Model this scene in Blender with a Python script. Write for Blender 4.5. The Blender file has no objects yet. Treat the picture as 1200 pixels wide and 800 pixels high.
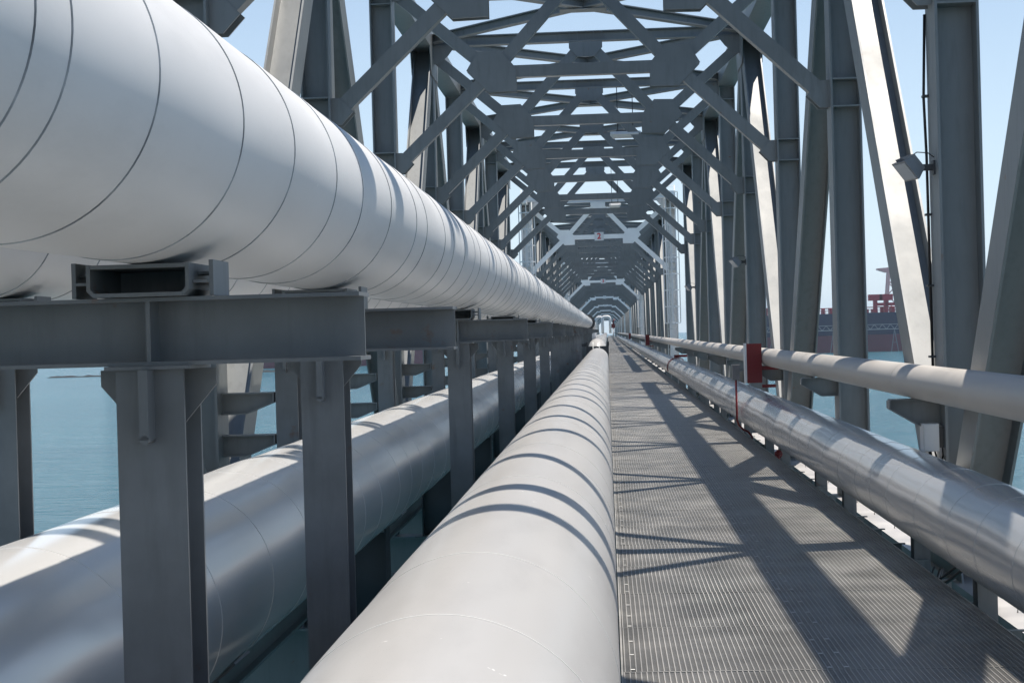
import bpy, bmesh, math, random
from mathutils import Vector, Matrix
random.seed(7)
R = math.radians
sc = bpy.context.scene
COL = sc.collection

# ------------------------------------------------------------------ constants
EYE = 1.82                       # camera above the grating (Z = 0)
F = 1850.0                       # focal length in px of the 1200 px frame
PAN = 6.0                        # truss panel length
NP = 8
SPAN0, PERIOD = 7.4, 63.0        # start of the first span ahead, span pitch
XIL, XIR = -3.32, 2.76           # inner faces of the two trusses
XL, XR = XIL - .18, XIR + .18    # truss planes
CX = (XIL + XIR) / 2
ZT, ZK, ZE = 7.67, 6.03, 4.61    # roof beam, sway strut, knee foot
ZB = -.46                        # bottom chord axis
ZSEA = -16.2
SUN = Vector((.212, .05, 1)).normalized()

# ------------------------------------------------------------------ materials
def new_mat(name):
    m = bpy.data.materials.new(name); m.use_nodes = True
    nt = m.node_tree
    return m, nt, nt.nodes['Principled BSDF']

def mix_noise(nt, c1, c2, scale, detail=6, lo=.35, hi=.65, coord='Object', sx=(1, 1, 1), rough=.6):
    tc = nt.nodes.new('ShaderNodeTexCoord'); mp = nt.nodes.new('ShaderNodeMapping')
    mp.inputs['Scale'].default_value = sx
    if coord == 'World':
        g = nt.nodes.new('ShaderNodeNewGeometry'); nt.links.new(g.outputs['Position'], mp.inputs['Vector'])
    else:
        nt.links.new(tc.outputs[coord], mp.inputs['Vector'])
    n = nt.nodes.new('ShaderNodeTexNoise'); n.inputs['Scale'].default_value = scale
    n.inputs['Detail'].default_value = detail; n.inputs['Roughness'].default_value = rough
    nt.links.new(mp.outputs['Vector'], n.inputs['Vector'])
    r = nt.nodes.new('ShaderNodeMapRange')
    r.inputs['From Min'].default_value = lo; r.inputs['From Max'].default_value = hi
    nt.links.new(n.outputs['Fac'], r.inputs['Value'])
    mx = nt.nodes.new('ShaderNodeMix'); mx.data_type = 'RGBA'
    nt.links.new(r.outputs['Result'], mx.inputs['Factor'])
    for k, c in ((6, c1), (7, c2)):
        if isinstance(c, tuple): mx.inputs[k].default_value = (*c, 1)
        else: nt.links.new(c, mx.inputs[k])
    return mx.outputs[2], r.outputs['Result'], mp

def bump(nt, p, height, strength, dist):
    b = nt.nodes.new('ShaderNodeBump'); b.inputs['Strength'].default_value = strength
    b.inputs['Distance'].default_value = dist
    nt.links.new(height, b.inputs['Height']); nt.links.new(b.outputs['Normal'], p.inputs['Normal'])

def paint(name, c, rough=.42, var=.12, scale=1.3, metal=0., streak=None, rust=0., spec=.5, rvar=.08, bumpd=0., lo=.35, hi=.65, specks=0):
    m, nt, p = new_mat(name)
    d = tuple(x * (1 - var) for x in c); u = tuple(min(1, x * (1 + var)) for x in c)
    out, fac, _ = mix_noise(nt, d, u, scale, lo=lo, hi=hi, coord='World', sx=streak or (1, 1, 1))
    if rust:
        out2, f2, _ = mix_noise(nt, out, (.17, .075, .03), 5.5, detail=8, lo=.69 if rust < 2 else .635, hi=.75, coord='World')
        out, f3, _ = mix_noise(nt, out2, tuple(x * .72 for x in c), 6, detail=5, lo=.50, hi=.85, coord='World', sx=(2.5, 2.5, .35))
    if specks:
        out, f4, _ = mix_noise(nt, out, (.80, .79, .76), 14, detail=3, lo=.735, hi=.76, coord='World')
        out, f5, _ = mix_noise(nt, out, tuple(x * .80 for x in c), 2.2, detail=9, lo=.52, hi=.85, coord='World', sx=(1, .25, 1), rough=.7)
    nt.links.new(out, p.inputs['Base Color'])
    rr = nt.nodes.new('ShaderNodeMapRange')
    rr.inputs['To Min'].default_value = rough - rvar; rr.inputs['To Max'].default_value = rough + rvar
    nt.links.new(fac, rr.inputs['Value']); nt.links.new(rr.outputs['Result'], p.inputs['Roughness'])
    p.inputs['Metallic'].default_value = metal
    p.inputs['Specular IOR Level'].default_value = spec
    if bumpd: bump(nt, p, fac, .6, bumpd)
    return m

M = {}
M['steel'] = paint('grey_steel_paint', (.165, .177, .176), .50, .16, .8, rust=1, spec=1.0)
M['support'] = paint('support_grey_paint', (.165, .174, .178), .42, .20, 1.6, rust=2)
M['portal'] = paint('white_portal_paint', (.86, .85, .82), .5, .05, 1.2)
M['clad_white'] = paint('white_pipe_cladding', specks=1, c=(.69, .685, .675), rough=.42, var=.08, scale=1.0, metal=.0, streak=(1.6, .8, 2.5), lo=.15, hi=.85)
M['clad_warm'] = paint('warm_grey_pipe_coat', (.41, .398, .382), .30, .07, 1.2, specks=1, streak=(2, .5, 2), lo=.1, hi=.9, rvar=.04)
M['alu'] = paint('aluminium_cladding', (.78, .765, .74), .23, .06, .9, metal=.45, streak=(2, .4, 2), lo=.1, hi=.9, rvar=.05)
M['silver'] = paint('silver_cladding', (.62, .615, .605), .22, .06, .8, metal=.55, streak=(3, .35, 3), lo=.1, hi=.9, rvar=.04)
M['beige'] = paint('beige_pipe_paint', (.44, .41, .37), .45, .07, 1.4)
M['seam'] = paint('seam_sealant', (.40, .41, .42), .7, .45, 6)
M['seam_light'] = paint('seam_weld', (.66, .65, .62), .4, .05)
M['galv'] = paint('galvanised_steel', (.345, .335, .315), .40, .20, 1.7, metal=.25, rvar=.1)
M['clip'] = paint('clip_steel', (.62, .61, .58), .4, .1)
M['chord'] = paint('chord_paint', (.40, .385, .37), .5, .14, 2.2)
M['red'] = paint('red_enamel', (.16, .008, .010), .4, .1)
M['offwhite'] = paint('off_white_enamel', (.68, .68, .66), .4, .06)
M['lampgrey'] = paint('lamp_housing', (.22, .22, .22), .45, .1, 8)
M['glass'] = paint('lamp_glass', (.45, .46, .47), .12, .05)
M['black'] = paint('black_rubber', (.012, .012, .013), .5, .1)
M['dark'] = paint('dark_steel', (.05, .055, .06), .5, .2, rust=0)
M['concrete'] = paint('concrete', (.30, .29, .27), .85, .15, .6)
M['hull_blue'] = paint('hull_blue', (.014, .020, .055), .5, .12, .05)
M['hull_red'] = paint('hull_red', (.20, .055, .07), .55, .12, .05)
M['deck_red'] = paint('deck_red', (.42, .035, .05), .5, .15, .1)
M['hazed_crane_red'] = paint('hazed_crane_red', (.50, .13, .12), .5, .1, .1)  # red paled so the colour carries part of the distance haze
M['ship_white'] = paint('ship_white', (.72, .72, .70), .5, .05, .1)
M['sign_red'] = paint('sign_red', (.55, .02, .03), .5, .05)
M['stone'] = paint('stone', (.015, .015, .015), .95, .2, .05)

def sea_mat():
    m, nt, p = new_mat('sea_water')
    out, f, _ = mix_noise(nt, (.022, .105, .145), (.036, .14, .18), .012, coord='World')
    nt.links.new(out, p.inputs['Base Color'])
    p.inputs['Roughness'].default_value = .18
    p.inputs['Specular IOR Level'].default_value = .42
    p.inputs['IOR'].default_value = 1.333
    g = nt.nodes.new('ShaderNodeNewGeometry')
    prev = None
    for s, w, st in ((.05, 1.6, (1, 2.2, 1)), (.22, 1., (.8, 2.0, 1)), (.8, .5, (.8, 1.6, 1))):
        mp = nt.nodes.new('ShaderNodeMapping'); mp.inputs['Scale'].default_value = st
        mp.inputs['Rotation'].default_value = (0, 0, .35)
        nt.links.new(g.outputs['Position'], mp.inputs['Vector'])
        n = nt.nodes.new('ShaderNodeTexNoise'); n.inputs['Scale'].default_value = s
        n.inputs['Detail'].default_value = 5; n.inputs['Roughness'].default_value = .58
        nt.links.new(mp.outputs['Vector'], n.inputs['Vector'])
        mu = nt.nodes.new('ShaderNodeMath'); mu.operation = 'MULTIPLY_ADD'; mu.inputs[1].default_value = w
        nt.links.new(n.outputs['Fac'], mu.inputs[0])
        if prev: nt.links.new(prev, mu.inputs[2])
        else: mu.inputs[2].default_value = 0
        prev = mu.outputs[0]
    bump(nt, p, prev, 1., 2.6)
    return m
M['sea'] = sea_mat()

# ------------------------------------------------------------------ mesh building
class MB:
    def __init__(s): s.v = []; s.f = []; s.m = []; s.sm = []
    def add(s, vs, fs, mi=0, smooth=False):
        o = len(s.v); s.v += [tuple(v) for v in vs]
        for f in fs: s.f.append(tuple(i + o for i in f)); s.m.append(mi); s.sm.append(smooth)
        return s
    def box(s, a, b, mi=0):
        (x0, y0, z0), (x1, y1, z1) = a, b
        vs = [(x0, y0, z0), (x1, y0, z0), (x1, y1, z0), (x0, y1, z0), (x0, y0, z1), (x1, y0, z1), (x1, y1, z1), (x0, y1, z1)]
        return s.add(vs, [(3, 2, 1, 0), (4, 5, 6, 7), (0, 1, 5, 4), (1, 2, 6, 5), (2, 3, 7, 6), (3, 0, 4, 7)], mi)
    def bar(s, p, q, h, b, hdir=(0, 0, 1), mi=0):
        """solid bar p->q, size h along hdir, b across"""
        p, q = Vector(p), Vector(q); t = (q - p).normalized()
        hd = Vector(hdir); hd = (hd - t * hd.dot(t)).normalized(); w = t.cross(hd)
        prof = [(-h / 2, -b / 2), (h / 2, -b / 2), (h / 2, b / 2), (-h / 2, b / 2)]
        vs = [c + hd * u + w * v for c in (p, q) for u, v in prof]
        return s.add(vs, [(0, 1, 2, 3), (7, 6, 5, 4), (0, 4, 5, 1), (1, 5, 6, 2), (2, 6, 7, 3), (3, 7, 4, 0)], mi)
    def hbeam(s, p, q, h, b, tw=.012, tf=.02, hdir=(0, 0, 1), mi=0):
        """H section: depth h along hdir, flange width b"""
        p, q = Vector(p), Vector(q); t = (q - p).normalized()
        hd = Vector(hdir); hd = (hd - t * hd.dot(t)).normalized(); w = t.cross(hd)
        H, B, T, G = h / 2, b / 2, tw / 2, h / 2 - tf
        prof = [(-H, -B), (-H, B), (-G, B), (-G, T), (G, T), (G, B), (H, B), (H, -B), (G, -B), (G, -T), (-G, -T), (-G, -B)]
        n = len(prof)
        vs = [c + hd * u + w * v for c in (p, q) for u, v in prof]
        fs = [(i, (i + 1) % n, (i + 1) % n + n, i + n) for i in range(n)]
        for o, rev in ((0, 0), (n, 1)):
            for f in ((0, 1, 2, 11), (2, 3, 10, 11), (3, 4, 9, 10), (4, 5, 8, 9), (5, 6, 7, 8)):
                g = tuple(i + o for i in f); fs.append(g[::-1] if rev else g)
        return s.add(vs, fs, mi)
    def plate(s, pts, t, mi=0):
        """polygon pts extruded along vector t (both given in 3D)"""
        t = Vector(t); n = len(pts); vs = [Vector(p) for p in pts] + [Vector(p) + t for p in pts]
        return s.add(vs, [tuple(range(n))[::-1], tuple(range(n, 2 * n))] + [(i, (i + 1) % n, (i + 1) % n + n, i + n) for i in range(n)], mi)
    def tube(s, path, r, seg=12, mi=0, caps=True):
        path = [Vector(p) for p in path]; n = len(path); vs = []
        ref = Vector((0, 0, 1)); t0 = (path[1] - path[0]).normalized()
        if abs(t0.dot(ref)) > .9: ref = Vector((1, 0, 0))
        u = (ref - t0 * ref.dot(t0)).normalized()
        for i, p in enumerate(path):
            t = ((path[min(i + 1, n - 1)] - p).normalized() + (p - path[max(i - 1, 0)]).normalized()).normalized()
            u = (u - t * u.dot(t)).normalized(); w = t.cross(u)
            vs += [p + (u * math.cos(a) + w * math.sin(a)) * r for a in (2 * math.pi * k / seg for k in range(seg))]
        fs = [(i * seg + k, i * seg + (k + 1) % seg, (i + 1) * seg + (k + 1) % seg, (i + 1) * seg + k) for i in range(n - 1) for k in range(seg)]
        s.add(vs, fs, mi, True)
        if caps:
            o = len(s.v) - n * seg
            s.f += [tuple(o + k for k in range(seg))[::-1], tuple(o + (n - 1) * seg + k for k in range(seg))]; s.m += [mi] * 2; s.sm += [False] * 2
        return s
    def mesh(s, name, mats):
        me = bpy.data.meshes.new(name); me.from_pydata(s.v, [], s.f)
        for m in (mats if isinstance(mats, (list, tuple)) else [mats]): me.materials.append(m)
        me.polygons.foreach_set('material_index', s.m); me.polygons.foreach_set('use_smooth', s.sm)
        me.validate(); bm = bmesh.new(); bm.from_mesh(me); bmesh.ops.recalc_face_normals(bm, faces=bm.faces); bm.to_mesh(me); bm.free()
        return me
    def obj(s, name, mats, parent=None, loc=(0, 0, 0)):
        return inst(name, s.mesh(name, mats), parent, loc)

def inst(name, me, parent=None, loc=(0, 0, 0)):
    o = bpy.data.objects.new(name, me); COL.objects.link(o); o.location = loc
    if parent: o.parent = parent
    return o
def empty(name, loc=(0, 0, 0)):
    o = bpy.data.objects.new(name, None); COL.objects.link(o); o.location = loc; o.empty_display_size = .2
    return o
def tag(o, label, cat, group=None):
    o['label'] = label; o['category'] = cat
    if group: o['group'] = group
    return o
def struct(o): o['kind'] = 'structure'; return o
KIDS = {}
def copy_tree(o, parent=None):
    c = o.copy(); COL.objects.link(c)
    if parent: c.parent = parent
    for ch in list(o.children): copy_tree(ch, c)
    return c
ORD = ['first', 'second', 'third', 'fourth', 'fifth', 'sixth', 'seventh', 'eighth', 'ninth', 'tenth', 'eleventh', 'twelfth',
       'thirteenth', 'fourteenth', 'fifteenth', 'sixteenth', 'seventeenth', 'eighteenth', 'nineteenth', 'twentieth', 'twenty-first', 'twenty-second', 'twenty-third']

# ------------------------------------------------------------------ bridge span
def span_meshes(frame_mat, tagname):
    """meshes of the cross frame, painted with frame_mat"""
    d = {}
    S = frame_mat
    b = MB()
    b.hbeam((XIL, 0, ZT), (XIR, 0, ZT), .20, .20, hdir=(0, 0, 1))
    for dx in (-.32, -.16, 0, .16, .32): b.box((CX + dx - .006, -.097, ZT - .079), (CX + dx + .006, .097, ZT + .079))
    d['cross_beam'] = b.mesh('cross_beam', S)
    a = 1.47
    d['strut'] = MB().bar((CX - a, 0, ZK), (CX + a, 0, ZK), .19, .15).mesh('strut', S)
    def mem(p, q, th): return MB().bar(p, q, .19, th, hdir=Vector((q[2] - p[2], 0, -(q[0] - p[0])))).mesh('brace', S)
    for sgn, xi, nm in ((-1, XIL, 'l'), (1, XIR, 'r')):
        kx = CX + sgn * a
        d['hang' + nm] = mem((CX + sgn * .12, 0, ZT - .2), (kx - sgn * .1, 0, ZK + .08), .144)
        d['upper' + nm] = mem((kx + sgn * .1, 0, ZK + .1), (xi, 0, ZT - .28), .138)
        d['lower' + nm] = mem((kx + sgn * .1, 0, ZK - .1), (xi - sgn * .12, 0, ZE + .05), .156)
        pts = [(.22, .33), (-.15, .34), (-.30, .17), (-.40, .05), (-.40, -.32), (.05, -.33), (.40, .03)]
        d['gus' + nm] = MB().plate([(kx + sgn * x, -.094, ZK + z) for x, z in pts], (0, .016, 0)).plate([(kx + sgn * x, .08, ZK + z) for x, z in pts], (0, .016, 0)).mesh('gusset_plate', S)
        pts = [(0, .17), (-.10, .17), (-.27, -.0), (-.12, -.16), (0, -.16)]
        d['foot' + nm] = MB().plate([(xi + sgn * x, -.096, ZE + z) for x, z in pts], (0, .018, 0)).plate([(xi + sgn * x, .08, ZE + z) for x, z in pts], (0, .018, 0)).mesh('gusset_plate', S)
        pts = [(0, -.1), (-.45, -.1), (-.30, -.30), (-.12, -.45), (0, -.45)]
        d['corner' + nm] = MB().plate([(xi + sgn * x, -.093, ZT + z) for x, z in pts], (0, .016, 0)).mesh('gusset_plate', S)
    pts = [(-.33, 0), (.33, 0), (.33, -.13), (.17, -.30), (-.17, -.30), (-.33, -.13)]
    d['cgus'] = MB().plate([(CX + x, -.092, ZT - .105 + z) for x, z in pts], (0, .016, 0)).mesh('gusset_plate', S)
    return d

FR_GREY = span_meshes(M['steel'], 'grey'); FR_WHITE = span_meshes(M['portal'], 'white')

def column_mesh(mat):
    b = MB()
    b.hbeam((0, 0, ZB + .2), (0, 0, ZT - .2), .36, .38, tw=.014, tf=.022, hdir=(1, 0, 0))
    for z in (ZE + .17, ZE - .16, ZT - .5, -.05):
        b.box((-.157, -.188, z - .009), (.157, .188, z + .009))
    return b.mesh('column', mat)
COLM, COLW = column_mesh(M['steel']), column_mesh(M['portal'])
def diag_mesh(y):
    b = MB(); b.hbeam((0, y, ZB + .15), (0, 0, ZT - .15), .345, .38, tw=.016, tf=.022, hdir=(1, 0, 0))
    return b.mesh('diagonal', M['steel'])
DUP, DDN = diag_mesh(-PAN), diag_mesh(PAN)          # from a top node towards us / away from us
CHT = MB().bar((0, -.3, 0), (0, NP * PAN + .3, 0), .38, .40, hdir=(0, 0, 1)).mesh('top_chord', M['steel'])
def bottom_chord_mesh():
    b = MB().bar((0, -.3, 0), (0, NP * PAN + .3, 0), .42, .50, hdir=(0, 0, 1))
    for i in range(0, 79):                        # bent lifting lugs on the top flange
        y = .35 + i * .6; x = .16 if i % 2 else -.10
        b.tube([(x, y, .205), (x, y, .235), (x + .1, y + .01, .24), (x + .12, y + .01, .235)], .006, 5)
    return b.mesh('bottom_chord', M['chord'])
CHB = bottom_chord_mesh()
LAT = [MB().hbeam((XL, 0, ZT + dz), (XR, PAN, ZT + dz), .17, .17, hdir=(0, 0, 1)).mesh('lateral_brace', M['steel']) if i == 0 else
       MB().hbeam((XR, 0, ZT + dz), (XL, PAN, ZT + dz), .17, .17, hdir=(0, 0, 1)).mesh('lateral_brace', M['steel'])
       for i, dz in ((0, .02), (1, .026))]
_p = [(-.42, -.16), (.42, -.16), (.42, .16), (-.42, .16)]
LATP = MB().plate([((XL + XR) / 2 + x, PAN / 2 + y, ZT - .092) for x, y in _p], (0, 0, .014)).mesh('crossing_plate', M['steel'])
def node_plate_mesh(z, up):
    b = MB()
    for x in (-.199, .184):
        pts = [(-.75, 0), (.75, 0), (.55, .55 * up), (-.55, .55 * up)]
        b.plate([(x, y, z + q) for y, q in pts], (.015, 0, 0))
    return b.mesh('node_plate', M['steel'])
NPT, NPB = node_plate_mesh(ZT - .18, -1), node_plate_mesh(ZB + .2, 1)
FLB = MB().hbeam((XL, 0, ZB - .62), (XR, 0, ZB - .62), .9, .28, hdir=(0, 0, 1)).mesh('floor_beam', M['steel'])
FLM = MB().hbeam((XL, 0, ZB - .50), (XR, 0, ZB - .50), .62, .22, hdir=(0, 0, 1)).mesh('floor_beam', M['steel'])
STR = MB().hbeam((0, -.2, 0), (0, NP * PAN + .2, 0), .20, .12, hdir=(0, 0, 1)).mesh('stringer', M['steel'])
def bracket_mesh(L, dd, sgn):
    """tapered cantilever bracket; reaches L metres inwards"""
    b = MB(); s = sgn
    b.box((min(0, s * L), -.07, -.012), (max(0, s * L), .07, 0))
    b.plate([(0, -.006, -.013), (s * L, -.006, -.013), (s * L, -.006, -.075), (s * L * .45, -.006, -dd), (0, -.006, -dd)], (0, .012, 0))
    b.bar((s * L * .45, 0, -dd), (s * L, 0, -.08), .01, .12, hdir=(0, 0, 1)); b.box((min(0, s * L * .45), -.06, -dd - .006), (max(0, s * L * .45), .06, -dd + .006))
    b.box((min(s * L - .012, s * L + .0), -.07, -.08), (max(s * L - .012, s * L + .0), .07, -.012))
    return b.mesh('bracket', M['steel'])
BR_R, BR_L = bracket_mesh(.42, .22, -1), bracket_mesh(.46, .18, 1)

ZBEIGE = EYE - .49
def build_span(ks=range(NP + 1), white_first=True, y_lo=0):
    root = empty('bridge_span')
    k0, k1 = min(ks), max(ks)
    full = k0 == 0
    if full:
        cht, chb, stm = CHT, CHB, STR
    else:
        cht = MB().bar((0, k0 * PAN - .3, 0), (0, NP * PAN + .3, 0), .38, .40).mesh('top_chord', M['steel'])
        chb = MB().bar((0, k0 * PAN - .3, 0), (0, NP * PAN + .3, 0), .42, .50).mesh('bottom_chord', M['chord'])
        stm = MB().hbeam((0, k0 * PAN, 0), (0, NP * PAN + .2, 0), .20, .12).mesh('stringer', M['steel'])
    for x in (XL, XR):
        inst('top_chord', cht, root, (x, 0, ZT)); inst('bottom_chord', chb, root, (x, 0, ZB))
    for x in (-2.5, -1.62, -.85, .12, 1.1, 2.2): inst('stringer', stm, root, (x, 0, -.155 if x > 0 else -.30))
    for k in ks:
        white = white_first and k == 0
        for x, s in ((XL, 1), (XR, -1)):
            c = inst('column', COLW if white else COLM, root, (x, k * PAN, 0))
            if s == -1: inst('pipe_bracket', BR_R, c, (-.18, 0, ZBEIGE - .146))
            else:
                inst('cable_bracket', BR_L, c, (.18, 0, EYE - .44)); inst('cable_bracket', BR_L, c, (.18, 0, EYE - .80))
            if k % 2 == 0:
                inst('node_plate', NPT, root, (x, k * PAN, 0))
                if k > k0: inst('diagonal', DUP, root, (x, k * PAN, 0))
                if k < k1: inst('diagonal', DDN, root, (x, k * PAN, 0))
            else: inst('node_plate', NPB, root, (x, k * PAN, 0))
        fr = FR_WHITE if white else FR_GREY
        cb = inst('cross_beam', fr['cross_beam'], root, (0, k * PAN, 0))
        inst('strut', fr['strut'], cb)
        inst('gusset_plate', fr['cgus'], cb)
        for s in 'lr':
            inst('hanger', fr['hang' + s], cb); inst('knee_brace', fr['upper' + s], cb); inst('knee_brace', fr['lower' + s], cb)
            for g in ('gus', 'foot', 'corner'): inst('gusset_plate', fr[g + s], cb)
        inst('floor_beam', FLB, root, (0, k * PAN, 0))
        if k < k1:
            inst('floor_beam', FLM, root, (0, (k + .5) * PAN, 0))
            for l in LAT: lb = inst('lateral_brace', l, root, (0, k * PAN, 0))
            inst('crossing_plate', LATP, lb)
    return root

def joined(root, name):
    """one mesh of a whole span, for spans far enough to be a few pixels"""
    mats, bm = [], bmesh.new()
    def rec(o, mtx):
        m = mtx @ Matrix.Translation(o.location)
        if o.type == 'MESH':
            me = o.data.copy(); me.transform(m)
            mp = []
            for mt in me.materials:
                if mt not in mats: mats.append(mt)
                mp.append(mats.index(mt))
            for p in me.polygons: p.material_index = mp[p.material_index]
            bm.from_mesh(me); bpy.data.meshes.remove(me)
        for c in o.children: rec(c, m)
    for c in root.children: rec(c, Matrix())
    me = bpy.data.meshes.new(name); bm.to_mesh(me); bm.free()
    for mt in mats: me.materials.append(mt)
    return me

GS = 'truss spans of the bridge, one behind the other'
spans = []
s1 = build_span(); s1.location = (0, SPAN0, 0)
tag(s1, 'nearest grey steel truss span, its columns and roof bracing filling the upper picture', 'bridge', GS)
s2 = copy_tree(s1); s2.location = (0, SPAN0 + PERIOD, 0)
tag(s2, 'grey truss span behind the white portal carrying the number 2', 'bridge', GS)
s3 = copy_tree(s1); s3.location = (0, SPAN0 + 2 * PERIOD, 0)
tag(s3, 'grey truss span behind the white portal carrying the number 3', 'bridge', GS)
far = joined(s1, 'bridge_span')
for i in range(3, 10):
    lab = f'grey truss span behind the {ORD[i - 1]} white portal frame along the walkway' if i < 9 else 'farthest grey truss span at the very end of the bridge tunnel'
    tag(inst('bridge_span', far, None, (0, SPAN0 + i * PERIOD, 0)), lab, 'bridge', GS)
s0 = build_span(ks=range(6, NP + 1), white_first=False); s0.location = (0, SPAN0 - PERIOD, 0)
tag(s0, 'end of the grey truss span standing behind the camera', 'bridge', GS)

# ------------------------------------------------------------------ walkway grating (one sheet of real bars)
def walkway():
    b = MB(); Y1 = SPAN0 + 10 * PERIOD
    x0, x1, p = .035, 2.29, .0298
    seams = []
    y = 3.4
    while y < Y1: seams.append(y); y += 1.26
    n = int((x1 - x0) / p)
    # bearing bars, panel by panel (shifted a little from panel to panel) near, long runs far away
    for a, c in zip(seams[:60], seams[1:61]):
        off = random.uniform(0, .010)
        for i in range(n):
            x = x0 + .004 + off + i * p
            b.box((x - .0028, a + .004, -.03), (x + .0028, c - .004, 0))
        b.box((x0, a + .003, -.03), (x1, a + .008, -.0012)); b.box((x0, c - .008, -.03), (x1, c - .003, -.0008))
    for i in range(n):
        x = x0 + .006 + i * p
        b.box((x - .0028, seams[60] + .004, -.03), (x + .0028, Y1, 0))
    y = 3.42
    while y < Y1:
        rw = .0038 + .0034 * min(1, max(0, (y - 10) / 30)) * (1 if y < 45 else 2 if y < 130 else 4); b.box((x0 + .002, y - rw, -.009), (x1 - .002, y + rw, -.0035)); y += .024 if y < 45 else .05 if y < 130 else .1
    # frame angle at both sides
    b.box((x0 - .012, 3.4, -.04), (x0 - .001, Y1, .003)); b.box((x1 + .001, 3.4, -.08), (x1 + .010, Y1, .002))
    # hold-down clips in rows
    for i, yc in enumerate(seams[:50]):
        for x in (x0 + .05, 1.13, 1.22):
            for dy in (.06, .42, .80):
                yy = yc + dy + random.uniform(-.03, .03)
                b.box((x - .012, yy - .010, .001), (x + .012, yy + .010, .003), 1)
    o = b.obj('walkway', [M['galv'], M['clip']]); struct(o)
walkway()

# small outrigger tabs along the walkway edge: part of each span
def end_braces():
    """end bracing that reaches from each portal into the gap"""
    m1 = MB().hbeam((XL, -.78, ZT + .03), (XR, -.78, ZT + .03), .18, .20).mesh('end_brace', M['portal'])
    m2 = MB().hbeam((XL, -1.55, ZT + .034), (XR, -.50, ZT + .034), .18, .18).mesh('end_brace', M['portal'])
    m3 = MB().box((-.1, -1.7, ZT - .16), (.1, -.31, ZT + .15)).mesh('chord_end', M['portal'])
    for s in (s1, s2, s3):
        inst('end_brace', m1, s); inst('end_brace', m2, s)
        for x in (XL, XR): inst('chord_end', m3, s, (x, 0, 0))
end_braces()
def tabs():
    me = MB().box((2.31, -.02, -.10), (2.53, .02, -.09)).box((2.31, -.004, -.2), (2.50, .004, -.101)).mesh('edge_tab', M['steel'])
    for i in range(47): inst('edge_tab', me, s1, (0, .5 + i, 0))
tabs()

# ------------------------------------------------------------------ pipes
def pipe_mesh(name, xc, zc, r, y0, y1, mats, band=.72, jit=.25, groove=.008, seg=72, dent=0., step=.003, fixed=(), fine=60, depth=.004):
    """straight clad pipe: separate shells with lapped, recessed seams"""
    b = MB(); rnd = random.Random(name)
    ys = [y0] + [y for y in fixed if y > y0]
    while ys[-1] < y1: ys.append(ys[-1] + band * (1 + rnd.uniform(-jit, jit)) * (1 if ys[-1] < fine else 2.0))
    ys[-1] = y1
    ang = [2 * math.pi * k / seg for k in range(seg)]
    ph = [(rnd.uniform(.6, 2.4), rnd.randint(1, 4), rnd.uniform(0, 6.28), rnd.uniform(0, 6.28)) for _ in range(9)]
    def rad(y, a, base):
        if not dent: return base
        return base + dent * sum(math.sin(f * y * 2.1 + p1) * math.sin(n * a + p2) for f, n, p1, p2 in ph) / 3
    for a, c in zip(ys, ys[1:]):
        m = max(1, int((c - a) / .09)) if dent and a < fine else 1
        rows = [a + groove / 2 + (c - a - groove) * i / m for i in range(m + 1)]
        vs = []
        for i, y in enumerate(rows):
            rr = r + step * (1 - i / m)
            vs += [(xc + math.sin(t) * rad(y, t, rr), y, zc + math.cos(t) * rad(y, t, rr)) for t in ang]
        fs = [(i * seg + k, i * seg + (k + 1) % seg, (i + 1) * seg + (k + 1) % seg, (i + 1) * seg + k) for i in range(m) for k in range(seg)]
        b.add(vs, fs, 0, True)
        # recessed seam ring behind the shell's front end
        vs = []
        for y, rr in ((a + groove / 2, r + step), (a + groove / 2, r - depth), (a - groove / 2, r - depth), (a - groove / 2, r)):
            vs += [(xc + math.sin(t) * rad(y, t, rr), y, zc + math.cos(t) * rad(y, t, rr)) for t in ang]
        if a > y0:
            b.add(vs, [(i * seg + k, i * seg + (k + 1) % seg, (i + 1) * seg + (k + 1) % seg, (i + 1) * seg + k) for i in range(3) for k in range(seg)], 1, False)
    return b

def elbow(b, start, d0, d1, rb, r, straight=0, seg=40, mi=0):
    """90 degree bend leaving start in direction d0, turning to d1"""
    s, d0, d1 = Vector(start), Vector(d0), Vector(d1)
    path = [s] + [s + d0 * rb * math.sin(t) + d1 * rb * (1 - math.cos(t)) for t in (math.pi / 2 * i / 12 for i in range(1, 13))]
    if straight: path.append(path[-1] + d1 * straight)
    b.tube(path, r, seg, mi)

PX, PZ, PR = -1.29, EYE + .58, .357
GP = 'pipelines running along the bridge'
b = pipe_mesh('upper white', PX, PZ, PR, -4, 131, 0, band=.68, jit=.4, groove=.0032, depth=.0012, seg=96, fixed=[.9, 1.6, 2.57, 2.75, 3.30, 4.07, 4.74, 5.5, 6.1], dent=.0022)
elbow(b, (PX, 131, PZ), (0, 1, 0), (0, 0, -1), .75, PR, 2)
o = b.obj('pipeline', [M['clad_white'], M['seam']])
tag(o, 'large white clad pipe with dark seam rings, upper left, resting on the steel support frames', 'pipe', GP)
fl = MB(); fl.tube([(PX, 99.9, PZ), (PX, 100.1, PZ)], PR + .16, 40); fl.obj('pipe_flange', M['dark'], o)
b = pipe_mesh('upper second', -2.75, PZ, PR, -4, 131, 0, band=.8, seg=64, dent=.002)
elbow(b, (-2.75, 131, PZ), (0, 1, 0), (0, 0, -1), .75, PR, 2)
o = b.obj('pipeline', [M['clad_white'], M['seam']])
tag(o, 'second white upper pipe mostly hidden behind the large seamed one, showing beneath its belly', 'pipe', GP)

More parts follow.
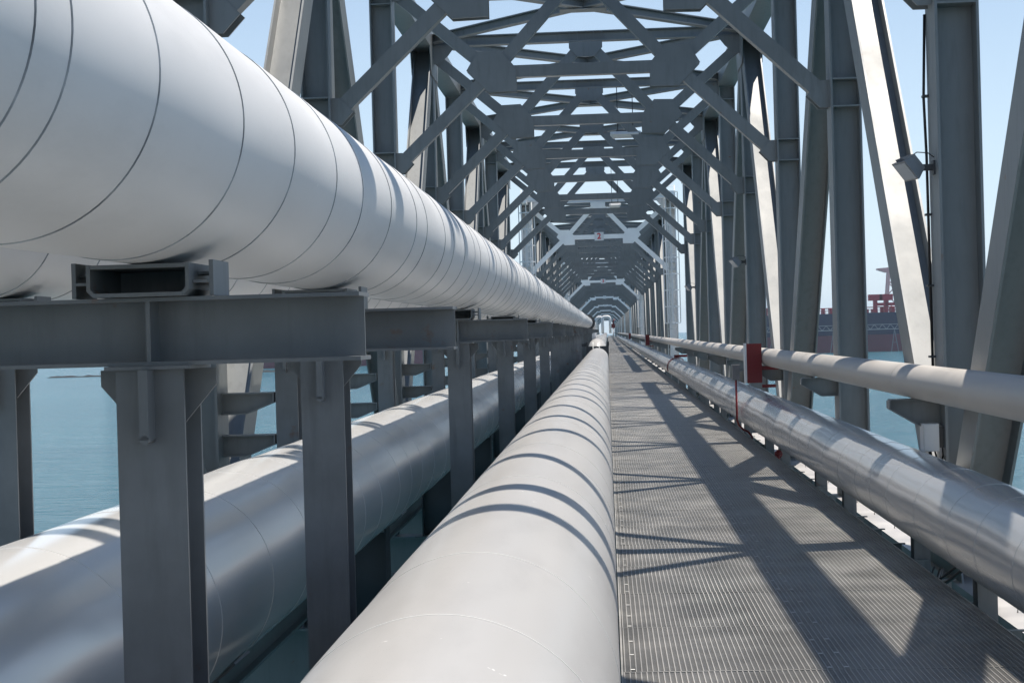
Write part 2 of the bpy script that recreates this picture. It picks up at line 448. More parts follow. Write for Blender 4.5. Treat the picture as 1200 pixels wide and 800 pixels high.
CPX, CPZ, CPR = -.440, EYE - 1.138, .449
b = pipe_mesh('centre', CPX, CPZ, CPR, 2.5, 66, 0, band=1.25, groove=.006, seg=96, dent=.0012, step=.0015, depth=-.0012)
elbow(b, (CPX, 66, CPZ), (0, 1, 0), (0, 0, -1), .75, CPR, 1.5)
o = b.obj('pipeline', [M['clad_warm'], M['seam_light']])
tag(o, 'warm light grey pipe in the bottom middle beside the walkway, crossed by curved shadow stripes', 'pipe', GP)
b = pipe_mesh('centre far', CPX - .05, CPZ + .42, CPR - .05, 73.2, 380, 0, band=2.4, seg=48, fine=75)
elbow(b, (CPX - .05, 73.2, CPZ + .42), (0, -1, 0), (0, 0, -1), .7, CPR - .05, 1.2)
o = b.obj('pipeline', [M['clad_warm'], M['seam']])
tag(o, 'light grey pipe length rising beyond the rounded end of the middle pipe', 'pipe', GP)

LPX, LPZ, LPR = -2.13, EYE - 1.178, .465
b = pipe_mesh('lower left', LPX, LPZ, LPR, 1.5, 380, 0, band=1.0, groove=.004, seg=96, dent=.0035, step=.002, depth=-.0012)
o = b.obj('pipeline', [M['alu'], M['seam']])
o.data.materials[1] = M['alu']
tag(o, 'large shiny aluminium clad pipe lower left behind the support posts, half in shadow', 'pipe', GP)

SX, SZ, SR = 2.46, EYE - 1.372, .324
b = pipe_mesh('silver right', SX, SZ, SR, 2, 380, 0, band=.95, groove=.004, seg=64, dent=.0032, step=.002, depth=-.0012)
o = b.obj('pipeline', [M['silver'], M['silver']])
tag(o, 'silver clad pipe with wavy reflections running low along the right edge of the walkway', 'pipe', GP)
b = pipe_mesh('beige right', 2.56, ZBEIGE, .143, 2, 380, 0, band=6, groove=.004, seg=40, step=.0, depth=-.001)
o = b.obj('pipeline', [M['beige'], M['beige']])
tag(o, 'thin beige pipe at hip height on brackets along the right hand columns', 'pipe', GP)

# ------------------------------------------------------------------ supports of the two upper pipes
ZBT, ZBB = EYE + .128, EYE - .06
def make_support():
    root = empty('pipe_support')
    xa, xb = -2.745, -1.265
    for x in (xa, xb):
        p = MB(); p.hbeam((x, 0, ZB - .17), (x, 0, ZBB - .011), .185, .19, tw=.010, tf=.012, hdir=(0, 1, 0))
        p.box((x - .12, -.115, ZBB - .0105), (x + .12, .115, ZBB - .0005))
        post = p.obj('post', M['support'], root)
        g = MB(); zz = ZBB - .011
        g.plate([(x - .165, -.006, zz), (x + .165, -.006, zz), (x + .165, -.006, zz - .045), (x + .07, -.006, zz - .155), (x - .07, -.006, zz - .155), (x - .165, -.006, zz - .045)], (0, .012, 0))
        g.obj('haunch_plate', M['support'], post)
        g = MB(); g.box((x - .013, -.158, zz - .19), (x + .013, -.0925, zz)); g.tube([(x, -.158, zz - .19), (x, -.094, zz - .19)], .013, 12)
        g.obj('stiffener', M['support'], post)
    bm_ = MB(); bm_.hbeam((-3.02, 0, (ZBT + ZBB) / 2), (-.676, 0, (ZBT + ZBB) / 2), ZBT - ZBB, .19, tw=.009, tf=.011, hdir=(0, 0, 1))
    for x in (xa, xb):
        bm_.box((x - .006, -.092, ZBB + .0112), (x + .006, .092, ZBT - .0112))
    bm_.obj('beam', M['support'], root)
    for x in (PX + .012, -2.738):
        sd = MB(); z0, z1 = ZBT + .002, ZBT + .092; w = .143; t = .011; y0, y1 = -.135, .16
        prof = [(-w, z0 + .018), (-w + .018, z0), (w - .018, z0), (w, z0 + .018), (w, z1), (w - t, z1), (w - t, z0 + .022), (w - .022, z0 + t), (-w + .022, z0 + t), (-w + t, z0 + .022), (-w + t, z1), (-w, z1)]
        n = len(prof)
        vs = [(x + a, y, c) for y in (y0, y1) for a, c in prof]
        fs = [(i, (i + 1) % n, (i + 1) % n + n, i + n) for i in range(n)]
        for o_ in (0, n): fs += [tuple(o_ + i for i in q) for q in ((0, 1, 8, 9), (1, 2, 7, 8), (2, 3, 6, 7), (3, 4, 5, 6), (9, 10, 11, 0))]
        sd.add(vs, fs)
        sd.box((x - w + t, y1 - .02, z0 + t + .001), (x + w - t, y1 - .01, z1))
        sd.box((x - w + t + .0005, y0 + .001, z1 - .012), (x + w - t - .0005, y1 - .021, z1 - .001))
        s_ = sd.obj('saddle', M['support'], root)
        for s in (-1, 1):
            g = MB(); xg = x + s * .193
            g.box((xg - .006, -.09, z0), (xg + .006, .09, z1 + .008))
            a_, c_ = (x + w + .001, xg - .006) if s > 0 else (xg + .006, x - w - .001)
            g.box((a_, -.10, z0 + .035), (c_, .10, z0 + .043)); g.box((a_, -.05, z0 + .06), (c_, .05, z0 + .068))
            g.obj('guide_plate', M['support'], s_)
    return root
GSU = 'pipe support frames under the upper pipes'
proto = make_support()
ysup = [4.38, 7.0] + [SPAN0 + PAN * k for k in range(1, 9)] + [60.5, 66.5] + [SPAN0 + PERIOD + PAN * k for k in range(0, 9)]
for i, y in enumerate(ysup):
    o = proto if i == 0 else copy_tree(proto)
    o.location = (0, y, 0)
    if i == 0: lab = 'nearest grey steel support frame, its wide cross beam at left under the white pipe'
    elif i == 1: lab = 'second grey support frame from the camera, close behind the nearest one'
    else: lab = f'{ORD[i]} grey support frame counted from the camera under the white pipe'
    tag(o, lab, 'pipe support', GSU)
# floor beams that carry the nearest supports in the gap between the spans
fb = MB()
fb.hbeam((XL - .1, 4.38, ZB - .62), (XR + .1, 4.38, ZB - .62), .9, .3); fb.hbeam((XL - .1, 7.0, ZB - .50), (.2, 7.0, ZB - .50), .65, .3)
fbo = fb.obj('pier_beam', M['steel']); tag(fbo, 'dark steel pier beam under the two nearest pipe support frames', 'beam')

GPI = 'concrete piers under the gaps between the spans'
pm = MB(); pm.box((-4.6, -7, -3.2), (4.0, 7, -1.95))
pl = [MB().tube([(x, y, ZSEA - 1), (x, y, -3.2)], .6, 20).mesh('pile', M['concrete']) for x in (-3.4, 2.8) for y in (-5, 0, 5)]
pcap = pm.mesh('pier_cap', M['concrete'])
gird = [MB().hbeam((x, -7.5, -1.2), (x, 7.5, -1.2), 1.45, .35).mesh('girder', M['steel']) for x in (-2.9, -.2, 2.45)]
for i in range(3):
    r_ = empty('bridge_pier', (0, SPAN0 - 7.5 + i * PERIOD, 0)); inst('pier_cap', pcap, r_)
    for m_ in pl: inst('pile', m_, r_)
    for m_ in gird: inst('girder', m_, r_)
    tag(r_, ('concrete pier under the nearest support frames', 'concrete pier below the gap in front of the portal numbered 2', 'concrete pier below the gap in front of the portal numbered 3')[i], 'pier', GPI)
# low saddles of the lower-left and the centre pipe
def make_saddle(r, zc):
    root = empty('pipe_saddle')
    b = MB(); n = 15
    arc = [(math.sin(t) * (r + .006), -math.cos(t) * (r + .006)) for t in (R(-48) + R(96) * i / (n - 1) for i in range(n))]
    arc2 = [(math.sin(t) * (r + .018), -math.cos(t) * (r + .018)) for t in (R(-48) + R(96) * i / (n - 1) for i in range(n))]
    for i in range(n - 1):
        b.plate([(arc[i][0], -.15, zc + arc[i][1]), (arc[i + 1][0], -.15, zc + arc[i + 1][1]), (arc2[i + 1][0], -.15, zc + arc2[i + 1][1]), (arc2[i][0], -.15, zc + arc2[i][1])], (0, .3, 0))
    b.obj('cradle', M['support'], root)
    b = MB(); zf = ZB - .17
    for x in (-.2, .2): b.box((x - .008, -.12, zf), (x + .008, .12, zc - math.sqrt(r * r - .04) - .02))
    b.box((-.30, -.14, zf - .012), (.30, .14, zf - .0005)); b.box((-.19, -.006, zf), (.19, .006, zc - r - .02))
    b.obj('stand', M['dark'], root)
    return root
GLS = 'low saddles under the lower pipes'
ylow = [4.38] + [SPAN0 + PAN * k for k in range(0, 9)] + [61.5, 67.4]
for r_, zc_, x_, nm in ((LPR, LPZ, LPX, 'lower left aluminium pipe'), (CPR, CPZ, CPX, 'middle pipe')):
    p_ = make_saddle(r_, zc_)
    for i, y in enumerate(ylow[:-1] if x_ > -1 else ylow):
        o = p_ if i == 0 else copy_tree(p_)
        o.location = (x_, y, 0)
        tag(o, f'{ORD[i]} dark steel saddle from the camera under the {nm}', 'pipe saddle', GLS)

rt = empty('pipe_anchor', (CPX - .05, 71.05, 0))
b = MB(); b.box((-.48, -.25, -.5), (.52, .25, 1.16)); b.box((-.50, -.27, 1.161), (-.40, .25, 1.36)); b.box((.42, -.27, 1.161), (.54, .25, 1.36)); b.box((-1.05, -.2, 1.16), (-.501, .2, 1.30))
b.obj('block', M['dark'], rt)
b = MB(); b.tube([(-.18, -.3, .5), (-.18, -.3, 1.36)], .022, 8); b.tube([(.10, -.3, .5), (.10, -.3, 1.36)], .022, 8); b.obj('rod', M['offwhite'], rt)
tag(rt, 'dark anchor frame with two pale rods at the rounded far end of the middle pipe', 'pipe anchor')
# posts under the silver pipe
def make_post():
    root = empty('pipe_post'); zt = SZ - SR - .012
    b = MB(); b.hbeam((0, 0, -.58), (0, 0, zt), .15, .13, tw=.01, tf=.012, hdir=(0, 1, 0)); b.obj('post', M['support'], root)
    b = MB(); b.box((-.12, -.10, zt), (.12, .10, zt + .010)); b.obj('cap_plate', M['support'], root)
    b = MB(); b.box((-.14, -.12, -.592), (.14, .12, -.581)); b.obj('base_plate', M['support'], root)
    return root
GPO = 'short posts under the silver pipe'
pp = make_post(); ypo = []
y = 7.0
while y < 70: ypo.append(y); y += 3.8 if len(ypo) % 2 else 2.2
ORD2 = ORD + ['twenty-fourth', 'twenty-fifth', 'twenty-sixth', 'twenty-seventh', 'twenty-eighth']
for i, y in enumerate(ypo):
    o = pp if i == 0 else copy_tree(pp); o.location = (2.49, y, 0)
    tag(o, f'{ORD2[i]} short grey post from the camera under the silver pipe beside the grating', 'post', GPO)

# ------------------------------------------------------------------ portal number signs
def text_mesh(s, size):
    cu = bpy.data.curves.new('digit', 'FONT'); cu.body = s; cu.size = size; cu.align_x = 'CENTER'; cu.align_y = 'CENTER'; cu.extrude = .004; cu.offset = .008
    o = bpy.data.objects.new('digit', cu); COL.objects.link(o)
    dg = bpy.context.evaluated_depsgraph_get(); me = bpy.data.meshes.new_from_object(o.evaluated_get(dg))
    bpy.data.objects.remove(o); me.materials.clear(); me.materials.append(M['sign_red']); return me
for i, s in ((1, '2'), (2, '3'), (3, ''), (4, '')):
    y = SPAN0 + i * PERIOD - .10
    root = empty('number_sign', (CX + .02, y, ZK + .01))
    MB().box((-.20, -.02, -.18), (.20, .0, .18)).obj('board', M['offwhite'], root)
    MB().box((-.206, -.012, -.186), (.206, .004, -.180)).box((-.206, -.012, .180), (.206, .004, .186)).obj('frame', M['offwhite'], root)
    if s:
        d = inst('digit', text_mesh(s, .36), root, (0, -.024, 0)); d.rotation_euler = (R(90), 0, 0)
    tag(root, {1: 'square white sign with a red 2 on the nearest white portal', 2: 'white sign with a red 3 on the second white portal',
               3: 'small white sign on the third white portal beam', 4: 'tiny white sign on the fourth white portal beam'}[i], 'sign', 'signs on the portal beams')

# ------------------------------------------------------------------ caged ladders on the white portals
def make_ladder():
    root = empty('caged_ladder'); H = 8.4
    b = MB()
    for x in (-.22, .22): b.tube([(x, 0, .0), (x, 0, H)], .022, 6)
    for i in range(28): b.tube([(-.22, 0, .25 + i * .3), (.22, 0, .25 + i * .3)], .012, 5)
    b.obj('ladder', M['offwhite'], root)
    b = MB()
    arc = [(math.cos(t) * .36, -.05 - math.sin(t) * .62) for t in (math.pi * i / 10 for i in range(11))]
    for i in range(9):
        z = 2.3 + i * .72
        for p, q in zip(arc, arc[1:]): b.bar((p[0], p[1], z), (q[0], q[1], z), .05, .008)
    for j in (1, 3, 5, 7, 9): b.bar((arc[j][0], arc[j][1] + .012, 2.3), (arc[j][0], arc[j][1] + .012, H - .3), .045, .008, hdir=(1, 0, 0))
    b.obj('cage', M['offwhite'], root)
    return root
lad = make_ladder()
for i, (x, n, w) in enumerate(((XR - .05, 1, 'right'), (XL + .05, 1, 'left'), (XR - .05, 2, 'right'), (XL + .05, 2, 'left'))):
    o = lad if i == 0 else copy_tree(lad); o.location = (x, SPAN0 + n * PERIOD - .24, -.2)
    tag(o, f'white caged ladder on the {w} column of the portal numbered {n + 1}', 'ladder', 'caged ladders on the portal columns')

# ------------------------------------------------------------------ floodlights
def make_flood():
    root = empty('floodlight')
    b = MB(); b.box((-.19, -.03, -.02), (0, .03, .05)); b.box((-.02, -.06, -.07), (0, .06, .09)); b.obj('arm', M['dark'], root)
    body = MB()
    # housing: a wedge-shaped finned box tilted down towards the walkway
    t = Vector((-.72, -.25, -.64)).normalized(); w = Vector((-.3, .95, 0)); w = (w - t * w.dot(t)).normalized(); u = t.cross(w)
    c = Vector((-.27, -.02, .03))
    def P(a, s1, s2): return c + t * a + w * s1 + u * s2
    f_ = [P(.09, -.15, -.13), P(.09, .15, -.13), P(.09, .15, .13), P(.09, -.15, .13)]
    k_ = [P(-.05, -.10, -.09), P(-.05, .10, -.09), P(-.05, .10, .09), P(-.05, -.10, .09)]
    body.add(f_ + k_, [(0, 1, 2, 3), (7, 6, 5, 4), (0, 4, 5, 1), (1, 5, 6, 2), (2, 6, 7, 3), (3, 7, 4, 0)])
    for i in range(7):
        s = -.09 + i * .03
        body.plate([P(.05, s, -.15), P(.05, s, .15), P(-.09, s, .10), P(-.09, s, -.10)], w * .006)
    bo = body.obj('housing', M['lampgrey'], root)
    g = MB(); g.plate([P(.092, -.13, -.11), P(.092, .13, -.11), P(.092, .13, .11), P(.092, -.13, .11)], t * .006)
    g.obj('lens', M['glass'], bo)
    b = MB(); b.tube([c + Vector((-.02, 0, .1)), c + Vector((.08, .02, .16)), c + Vector((.20, .02, .15)), c + Vector((.27, .03, .10))], .006, 6); b.obj('cable', M['black'], root)
    return root
fl0 = make_flood(); fl0.scale = (.74, .74, .74)
for i, (k, lab) in enumerate(((1, 'grey floodlight on a short arm on the nearest right hand column'), (4, 'small floodlight on the fourth right hand column'),
                              (7, 'tiny floodlight on the seventh right hand column'))):
    o = fl0 if i == 0 else copy_tree(fl0); o.location = (XIR, SPAN0 + k * PAN - .02, EYE + 1.28)
    tag(o, lab, 'floodlight', 'floodlights on the right hand columns')
# conduit on the nearest column
b = MB(); yk = SPAN0 + PAN
b.tube([(XIR - .012, yk + .16, EYE + 2.6), (XIR - .035, yk + .17, EYE + 1.9), (XIR - .025, yk + .16, EYE + 1.4), (XIR - .02, yk + .15, EYE - .8)], .012, 8)
cd = b.obj('cable_conduit', M['black'])
cl = MB()
for z in (1.9, .9, .3, -.3): cl.box((XIR - .05, yk + .12, EYE + z), (XIR + .001, yk + .19, EYE + z + .018))
cl.obj('clamp', M['dark'], cd)
tag(cd, 'thin black cable running down the left edge of the nearest right hand column', 'cable')

# under-roof lamps
def make_lamp(L):
    root = empty('roof_lamp'); b = MB()
    prof = [(-.11, 0), (.11, 0), (.14, -.07), (.07, -.15), (-.07, -.15), (-.14, -.07)]
    n = len(prof); rows = [(-L / 2, .55), (-L / 2 + .06, 1), (L / 2 - .06, 1), (L / 2, .55)]
    vs = [(x, a * s, c * s) for x, s in rows for a, c in prof]
    fs = [(i * n + k, i * n + (k + 1) % n, (i + 1) * n + (k + 1) % n, (i + 1) * n + k) for i in range(3) for k in range(n)] + [tuple(range(n)), tuple(range(3 * n, 4 * n))[::-1]]
    b.add(vs, fs); b.obj('diffuser', M['offwhite'], root)
    b = MB(); b.box((-L * .3, -.05, .002), (L * .3, .05, .04))
    for x in (-L * .25, L * .25): b.tube([(x, 0, .04), (x, 0, ZT - .1 - ZLAMP)], .01, 6)
    b.obj('hanger', M['dark'], root)
    return root
ZLAMP = EYE + 4.7
l0 = make_lamp(.72); l0.location = (.55, SPAN0 + 5 * PAN + .05, ZLAMP)
tag(l0, 'pale elongated lamp hanging under the roof bracing, right of the middle', 'lamp', 'lamps under the roof')
ZLAMP = EYE + 4.45
l1 = make_lamp(.42); l1.location = (.38, SPAN0 + 8 * PAN - .1, ZLAMP)
tag(l1, 'smaller pale lamp hanging just above the white portal numbered 2', 'lamp', 'lamps under the roof')

# ------------------------------------------------------------------ red cabinets, call point, junction box, valve
def make_cabinet():
    root = empty('fire_cabinet'); b = MB()
    b.box((0, 0, 0), (.235, .20, .62)); b.obj('body', M['red'], root)
    b = MB(); b.box((-.032, .0, -.004), (-.001, .21, .626)); b.obj('side_panel', M['offwhite'], root)
    b = MB(); b.box((.236, .05, .20), (.50, .10, .26)); b.box((.236, .05, -.08), (.45, .10, -.03)); b.obj('bracket', M['red'], root)
    return root
c0 = make_cabinet()
for i, (y, lab) in enumerate(((SPAN0 + 3 * PAN - .3, 'red fire cabinet with a pale side on the third right hand column'), (92., 'small red cabinet far along the beige pipe past the caged ladder'),
                              (165., 'tiny red cabinet farthest along the beige pipe'))):
    o = c0 if i == 0 else copy_tree(c0); o.location = (2.18, y, EYE - .88)
    tag(o, lab, 'cabinet', 'red cabinets at the beige pipe')
root = empty('call_point', (2.09, 26.2, 0))
MB().tube([(0, 0, EYE - .8), (0, 0, EYE - 1.52), (.03, 0, EYE - 1.61), (.10, 0, EYE - 1.68), (.18, 0, EYE - 1.72), (.24, 0, EYE - 1.8), (.24, 0, -.35)], .017, 8).obj('stand_pipe', M['red'], root)
b = MB(); b.box((-.06, -.04, EYE - .86), (.06, .06, EYE - .62)); b.box((-.067, -.046, EYE - .622), (.067, .066, EYE - .61)); b.box((-.03, -.047, EYE - .78), (.03, -.04, EYE - .68))
b.obj('box', M['lampgrey'], root)
tag(root, 'grey call box on a thin bent red pipe in front of the silver pipe', 'call point')
root = empty('junction_box', (XIR - .02, SPAN0 + PAN - .1, EYE - .84))
MB().box((-.155, -.05, -.23), (-.025, .09, 0)).obj('box', M['offwhite'], root)
b = MB(); b.box((-.148, -.06, -.222), (-.032, -.0505, -.008)); b.obj('lid', M['offwhite'], root)
b = MB(); b.box((-.024, -.03, -.2), (.018, .06, -.03)); b.obj('mount', M['dark'], root)
b = MB(); b.tube([(-.09, .02, -.23), (-.08, .02, -.30), (-.02, .02, -.38), (.01, .03, -.5), (.0, .05, -.8)], .014, 8)
b.tube([(-.05, .02, -.23), (-.04, .0, -.29), (-.01, 0, -.33), (.02, .03, -.27), (.02, .05, -.2)], .008, 6); b.obj('cable', M['black'], root)
tag(root, 'white junction box with black cables under the bracket of the nearest right column', 'junction box')
root = empty('red_valve', (2.36, 22.5, -.06)); root.scale = (.7, .7, .7)
b = MB(); b.tube([(0, 0, .20), (0, 0, -.1)], .035, 10); b.tube([(-.07, 0, .12), (.07, 0, .12)], .05, 12); b.obj('body', M['red'], root)
b = MB(); ring = [(math.cos(t) * .07, -.09, .12 + math.sin(t) * .07) for t in (2 * math.pi * i / 16 for i in range(17))]; b.tube(ring, .009, 6); b.tube([(0, 0, .12), (0, -.09, .12)], .012, 6); b.bar((-.07, -.09, .12), (.07, -.09, .12), .014, .01); b.obj('handwheel', M['red'], root)
tag(root, 'small red valve with handwheel under the silver pipe', 'valve')
root = empty('red_clamp', (SX, 57., SZ))
b = MB(); n = 14
pts = [(math.sin(t) * (SR + .03), 0, math.cos(t) * (SR + .03)) for t in (R(-110) + R(150) * i / n for i in range(n + 1))]
for p, q in zip(pts, pts[1:]):
    m_ = (Vector(p) + Vector(q)) / 2; b.bar(p, q, .03, .22, hdir=m_)
b.obj('strap', M['red'], root)
b = MB(); b.box((-.10, -.06, SR + .045), (.55, .06, SR + .13)); b.obj('arm', M['red'], root)
tag(root, 'red clamp with a horizontal arm over the silver pipe', 'clamp')
# loose black cables under the silver pipe
b = MB()
for dx, dy, rr in ((0, 0, .012), (.03, .06, .010), (-.02, .12, .009)):
    pts = []
    for i in range(15):
        t = i / 14; pts.append((2.42 + dx - .10 * math.sin(t * math.pi), 11.9 + dy - .9 * t, -.02 + .16 * t - .20 * math.sin(t * math.pi) * (.6 + dx)))
    b.tube(pts, rr, 7)
tag(b.obj('loose_cable', M['black']), 'loose black cables sagging under the silver pipe near the grating', 'cable')

# ------------------------------------------------------------------ far end of the walkway
def loop(x0, x1, y, top, r):
    b = MB(); rb = .5
    p = [(x0, y, 1.4), (x0, y, top - rb)] + [(x0 + rb * (1 - math.cos(t)), y, top - rb + rb * math.sin(t)) for t in (math.pi / 2 * i / 6 for i in range(1, 7))]
    p += [(x1 - rb + rb * math.sin(t), y, top - rb + rb * math.cos(t)) for t in (math.pi / 2 * i / 6 for i in range(0, 7))] + [(x1, y, 1.4)]
    b.tube(p, r, 14); return b.obj('pipe_loop', M['clad_white'])
tag(loop(-2.2, -.9, 318, 4.7, .22), 'narrower pale pipe loop rising over the far end of the bridge', 'pipe', 'pipe loops at the far end')
tag(loop(-1.0, .55, 316, 4.75, .26), 'wider pale pipe loop at the far end beside the red riser', 'pipe', 'pipe loops at the far end')
root = empty('fire_monitor', (1.1, 300., 0))
b = MB(); b.tube([(0, 0, 0), (0, 0, 2.4)], .14, 12); b.obj('riser', M['offwhite'], root)
b = MB(); b.box((-.35, -.2, 2.4), (.35, .2, 3.2)); b.tube([(.0, 0, 3.2), (0, 0, 3.6), (.2, -.5, 4.0)], .14, 10); b.obj('head', M['red'], root)
tag(root, 'red fire monitor on a pale riser at the far end of the walkway', 'fire monitor')

# ------------------------------------------------------------------ sea, ships, far crane
b = MB(); S_ = 9000
b.add([(-S_, -S_, ZSEA), (S_, -S_, ZSEA), (S_, S_, ZSEA), (-S_, S_, ZSEA)], [(0, 1, 2, 3)])
o = b.obj('sea', M['sea']); struct(o)

def make_ship(x0, x1, y, w, flip):
    """tanker in ballast; origin at the waterline"""
    L = x1 - x0; root = empty('tanker_ship', ((x0 + x1) / 2, y, ZSEA))
    n = 40; st = []
    def half(s, z):                    # s in 0..1 from stern to bow
        a = w / 2 * (1 - max(0, (s - .86) / .14) ** 2.2) * (1 - .25 * max(0, (.08 - s) / .08) ** 2)
        return max(.3, a * (.9 + .1 * min(1, z / 9)))
    zs = [-1, 0, 11, 11.1, 25.2, 26.2]
    for lo, hi, mt, nm in ((0, 2, 'hull_red', 'boot_top'), (3, 4, 'hull_blue', 'hull')):
        b = MB(); vs = []
        for i in range(n + 1):
            s = i / n
            for z in (zs[lo], (zs[lo] + zs[hi]) / 2, zs[hi]):
                x = -L / 2 + L * s + (max(0, s - .85) / .15) * z * .25
                if flip: x = -x
                h = half(s, max(0, z)); vs += [(x, -h, z), (x, h, z)]
        fs = []
        for i in range(n):
            o_ = i * 6
            fs += [(o_, o_ + 6, o_ + 8, o_ + 2), (o_ + 2, o_ + 8, o_ + 10, o_ + 4), (o_ + 1, o_ + 3, o_ + 9, o_ + 7), (o_ + 3, o_ + 5, o_ + 11, o_ + 9), (o_ + 4, o_ + 10, o_ + 11, o_ + 5), (o_, o_ + 1, o_ + 7, o_ + 6)]
        fs += [(0, 2, 3, 1), (2, 4, 5, 3), tuple(n * 6 + i for i in (0, 1, 3, 2)), tuple(n * 6 + i for i in (2, 3, 5, 4))]
        b.add(vs, fs, 0, False); b.obj(nm, M[mt], root)
    b = MB(); yb = -w / 2 + .2; rnd = random.Random(int(x0))
    for i in range(int(L * .9 / 3)):
        x = -L * .45 + i * 3; b.box((x - .12, yb, 25.2), (x + .12, yb + .3, 27.2))
    b.box((-L * .46, yb, 27.0), (L * .42, yb + .25, 27.35)); b.box((-L * .46, yb, 26.0), (L * .42, yb + .2, 26.2))
    b.obj('railing', M['deck_red'], root)
    b = MB()
    for i in range(int(L / 7)):
        x = -L * .42 + i * 6.3 + rnd.uniform(-1.5, 1.5); h = rnd.choice((2.5, 3.5, 5)); ww = rnd.uniform(1.5, 4)
        b.box((x, -4 + rnd.uniform(-4, 4), 25.2), (x + ww, 4, 25.2 + h))
    b.box((-L * .40, -1, 28.5), (L * .40, 1, 29.1))
    b.obj('deck_piping', M['deck_red'], root)
    b = MB()
    for xx in (.04 * L, .075 * L):
        b.box((xx, -8, 25.2), (xx + 2.5, -5, 33)); b.box((xx - 3, -9, 33), (xx + 5.5, -4, 37)); b.box((xx + 1, -8.5, 29.5), (xx + 9, -6, 31.5))
    b.obj('deck_winch', M['deck_red'], root)
    b = MB(); s = 1 if flip else -1
    xa = s * L * .40
    b.box((xa - 8, -w * .4, 25.2), (xa + 8, w * .4, 37)); b.box((xa - 6, -w * .46, 37.01), (xa + 6, w * .46, 41)); b.box((xa + s * 9, -4, 25.2), (xa + s * 15, 4, 44))
    b.obj('deck_house', M['ship_white'], root)
    return root
sh = make_ship(68, 262, 1045, 34, False)
tag(sh, 'dark blue and red hulled tanker with red deck gear seen between the right hand columns', 'ship', 'ships moored beyond the bridge')
sh2 = make_ship(-330, -112, 1030, 34, True)
tag(sh2, 'dark hulled ship with a red lower hull far off under the left hand pipes', 'ship', 'ships moored beyond the bridge')

# pale gangway truss on the jetty in front of the right ship
b = MB(); yg = 1005; gz = ZSEA + 14.5
b.bar((60, yg, gz), (250, yg, gz), .45, .4); b.bar((60, yg, gz + 3), (250, yg, gz + 3), .3, .3)
for i in range(38):
    x = 60 + i * 5; b.bar((x, yg, gz), (x + 2.5, yg, gz + 3), .25, .25); b.bar((x + 2.5, yg, gz + 3), (x + 5, yg, gz), .25, .25)
rt = empty('jetty_gangway'); b.obj('truss', M['beige'], rt)
b = MB()
for i in range(10):
    x = 66 + i * 19
    b.bar((x - 2.4, yg, ZSEA - 1), (x, yg, gz - .3), .45, .45, hdir=(1, 0, 0)); b.bar((x + 2.4, yg, ZSEA - 1), (x, yg, gz - .3), .45, .45, hdir=(1, 0, 0)); b.bar((x - 1.3, yg, ZSEA + 6), (x + 1.3, yg, ZSEA + 6), .3, .3)
b.obj('trestle_leg', M['lampgrey'], rt)
tag(rt, 'thin pale gangway on trestle legs in front of the blue hulled ship', 'gangway')

# far red crane
cx_, cy_ = 608., 3400.
rt = empty('harbour_crane', (cx_, cy_, ZSEA)); rt.scale = (1.5, 1.5, 1.5); b = MB()
for sx in (-1, 1):
    for sy in (-1, 1):
        b.bar((sx * 13, sy * 8, 0), (sx * 6, sy * 5, 84), 3.4, 3.4, hdir=(1, 0, 0))
for z, hw in ((30, 10.4), (52, 8.6), (70, 7.1)):
    for sy in (-1, 1): b.bar((-hw, sy * 6, z), (hw, sy * 6, z), 2, 2)
for z0, z1 in ((30, 52), (52, 70)): b.bar((-9, -6.5, z0), (8, -6, z1), 1.4, 1.4); b.bar((9, -6.6, z0), (-8, -6.1, z1), 1.4, 1.4)
b.obj('tower', M['hazed_crane_red'], rt)
b = MB(); b.plate([(-10, -7, 84), (10, -7, 84), (13, -7, 92), (-22, -7, 90), (-22, -7, 88)], (0, 14, 0)); b.obj('cab', M['hazed_crane_red'], rt)
b = MB(); b.bar((4, 0, 90), (38, 0, 112), 3, 3); b.bar((2, 0, 91), (12, 0, 106), 2, 2); b.bar((12, 0, 106), (38, 0, 112), .8, .8); b.obj('jib', M['hazed_crane_red'], rt)
tag(rt, 'hazy red crane tower rising far behind the blue hulled ship', 'crane')
# low breakwater far off on the left
b = MB(); rnd = random.Random(3); n = 60; vs = []
for i in range(n + 1):
    x = -330 + i * 190 / n; h = .5 + rnd.uniform(0, .8) if 1 < i < n - 1 else -.6
    vs += [(x, 894, ZSEA - .8), (x, 900, ZSEA + h), (x, 906, ZSEA - .8)]
b.add(vs, [f for i in range(n) for f in ((3 * i, 3 * i + 3, 3 * i + 4, 3 * i + 1), (3 * i + 1, 3 * i + 4, 3 * i + 5, 3 * i + 2))])
tag(b.obj('breakwater', M['stone']), 'low dark breakwater lying in the water far off on the left', 'breakwater')

# ------------------------------------------------------------------ haze
HAZE = .00008
m = bpy.data.materials.new('haze_air'); m.use_nodes = True; nt = m.node_tree; nt.nodes.clear()
out = nt.nodes.new('ShaderNodeOutputMaterial'); vol = nt.nodes.new('ShaderNodeVolumePrincipled')
vol.inputs['Color'].default_value = (.72, .87, 1, 1); vol.inputs['Density'].default_value = HAZE; vol.inputs['Anisotropy'].default_value = .2
nt.links.new(vol.outputs['Volume'], out.inputs['Volume'])
if HAZE:
    b = MB().box((-9100, -9100, ZSEA - 1), (9100, 9100, 110)); o = b.obj('haze', m); o['kind'] = 'stuff'

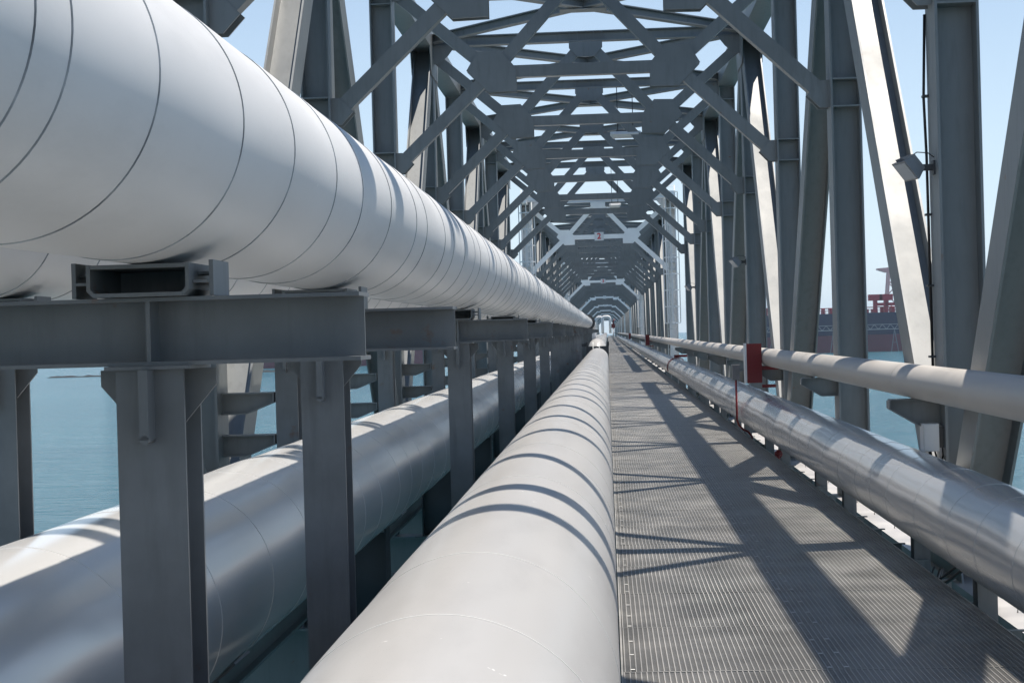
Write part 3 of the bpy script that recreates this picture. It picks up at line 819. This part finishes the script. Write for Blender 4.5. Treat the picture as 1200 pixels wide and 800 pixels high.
# ------------------------------------------------------------------ light, sky
w = bpy.data.worlds.new('World'); sc.world = w; w.use_nodes = True; nt = w.node_tree
sky = nt.nodes.new('ShaderNodeTexSky'); sky.sky_type = 'NISHITA'; sky.sun_disc = False
sky.sun_elevation = math.asin(SUN.z); sky.sun_rotation = math.atan2(SUN.x, SUN.y)
sky.air_density = 1.0; sky.dust_density = .1; sky.ozone_density = 3.0
bg = nt.nodes['Background']; 
tcw = nt.nodes.new('ShaderNodeTexCoord'); sxyz = nt.nodes.new('ShaderNodeSeparateXYZ'); nt.links.new(tcw.outputs['Generated'], sxyz.inputs[0])
mrw = nt.nodes.new('ShaderNodeMapRange'); mrw.inputs['From Min'].default_value = -.02; mrw.inputs['From Max'].default_value = .38
mrw.inputs['To Min'].default_value = .85; mrw.inputs['To Max'].default_value = 0; nt.links.new(sxyz.outputs['Z'], mrw.inputs['Value'])
mxw = nt.nodes.new('ShaderNodeMix'); mxw.data_type = 'RGBA'; mxw.inputs[7].default_value = (5.9, 7.1, 8.2, 1)
nt.links.new(mrw.outputs['Result'], mxw.inputs['Factor']); nt.links.new(sky.outputs['Color'], mxw.inputs[6]); nt.links.new(mxw.outputs[2], bg.inputs['Color']); bg.inputs['Strength'].default_value = .10
ld = bpy.data.lights.new('sun', 'SUN'); ld.energy = 5.0; ld.angle = R(.53); ld.color = (1, .935, .85)
lo = bpy.data.objects.new('sun', ld); COL.objects.link(lo); lo.rotation_mode = 'QUATERNION'; lo.rotation_quaternion = (-SUN).to_track_quat('-Z', 'Y'); lo.location = (20, 10, 60)

# ------------------------------------------------------------------ camera
cd = bpy.data.cameras.new('camera'); cam = bpy.data.objects.new('camera', cd); COL.objects.link(cam)
cd.sensor_width = 36; cd.sensor_fit = 'HORIZONTAL'; cd.lens = F / 1200 * 36; cd.clip_start = .1; cd.clip_end = 30000
ROLL = .028
Yc = Vector(((712 - 600) / F, (400 - 388) / F, -1)).normalized()
Xc = Vector((math.cos(ROLL), math.sin(ROLL), 0)); Xc = (Xc - Yc * Xc.dot(Yc)).normalized()
Zc = Xc.cross(Yc)
cam.matrix_world = Matrix.Translation((0, 0, EYE)) @ Matrix((Xc, Yc, Zc)).to_4x4()
sc.camera = cam

sc.render.engine = 'CYCLES'
sc.cycles.use_denoising = True
sc.cycles.max_bounces = 6; sc.cycles.diffuse_bounces = 3; sc.cycles.glossy_bounces = 3; sc.cycles.volume_bounces = 0
sc.cycles.sample_clamp_indirect = 6
sc.view_settings.view_transform = 'Standard'; sc.view_settings.look = 'None'; sc.view_settings.gamma = 1
sc.view_settings.use_curve_mapping = False
sc.view_settings.exposure = .45
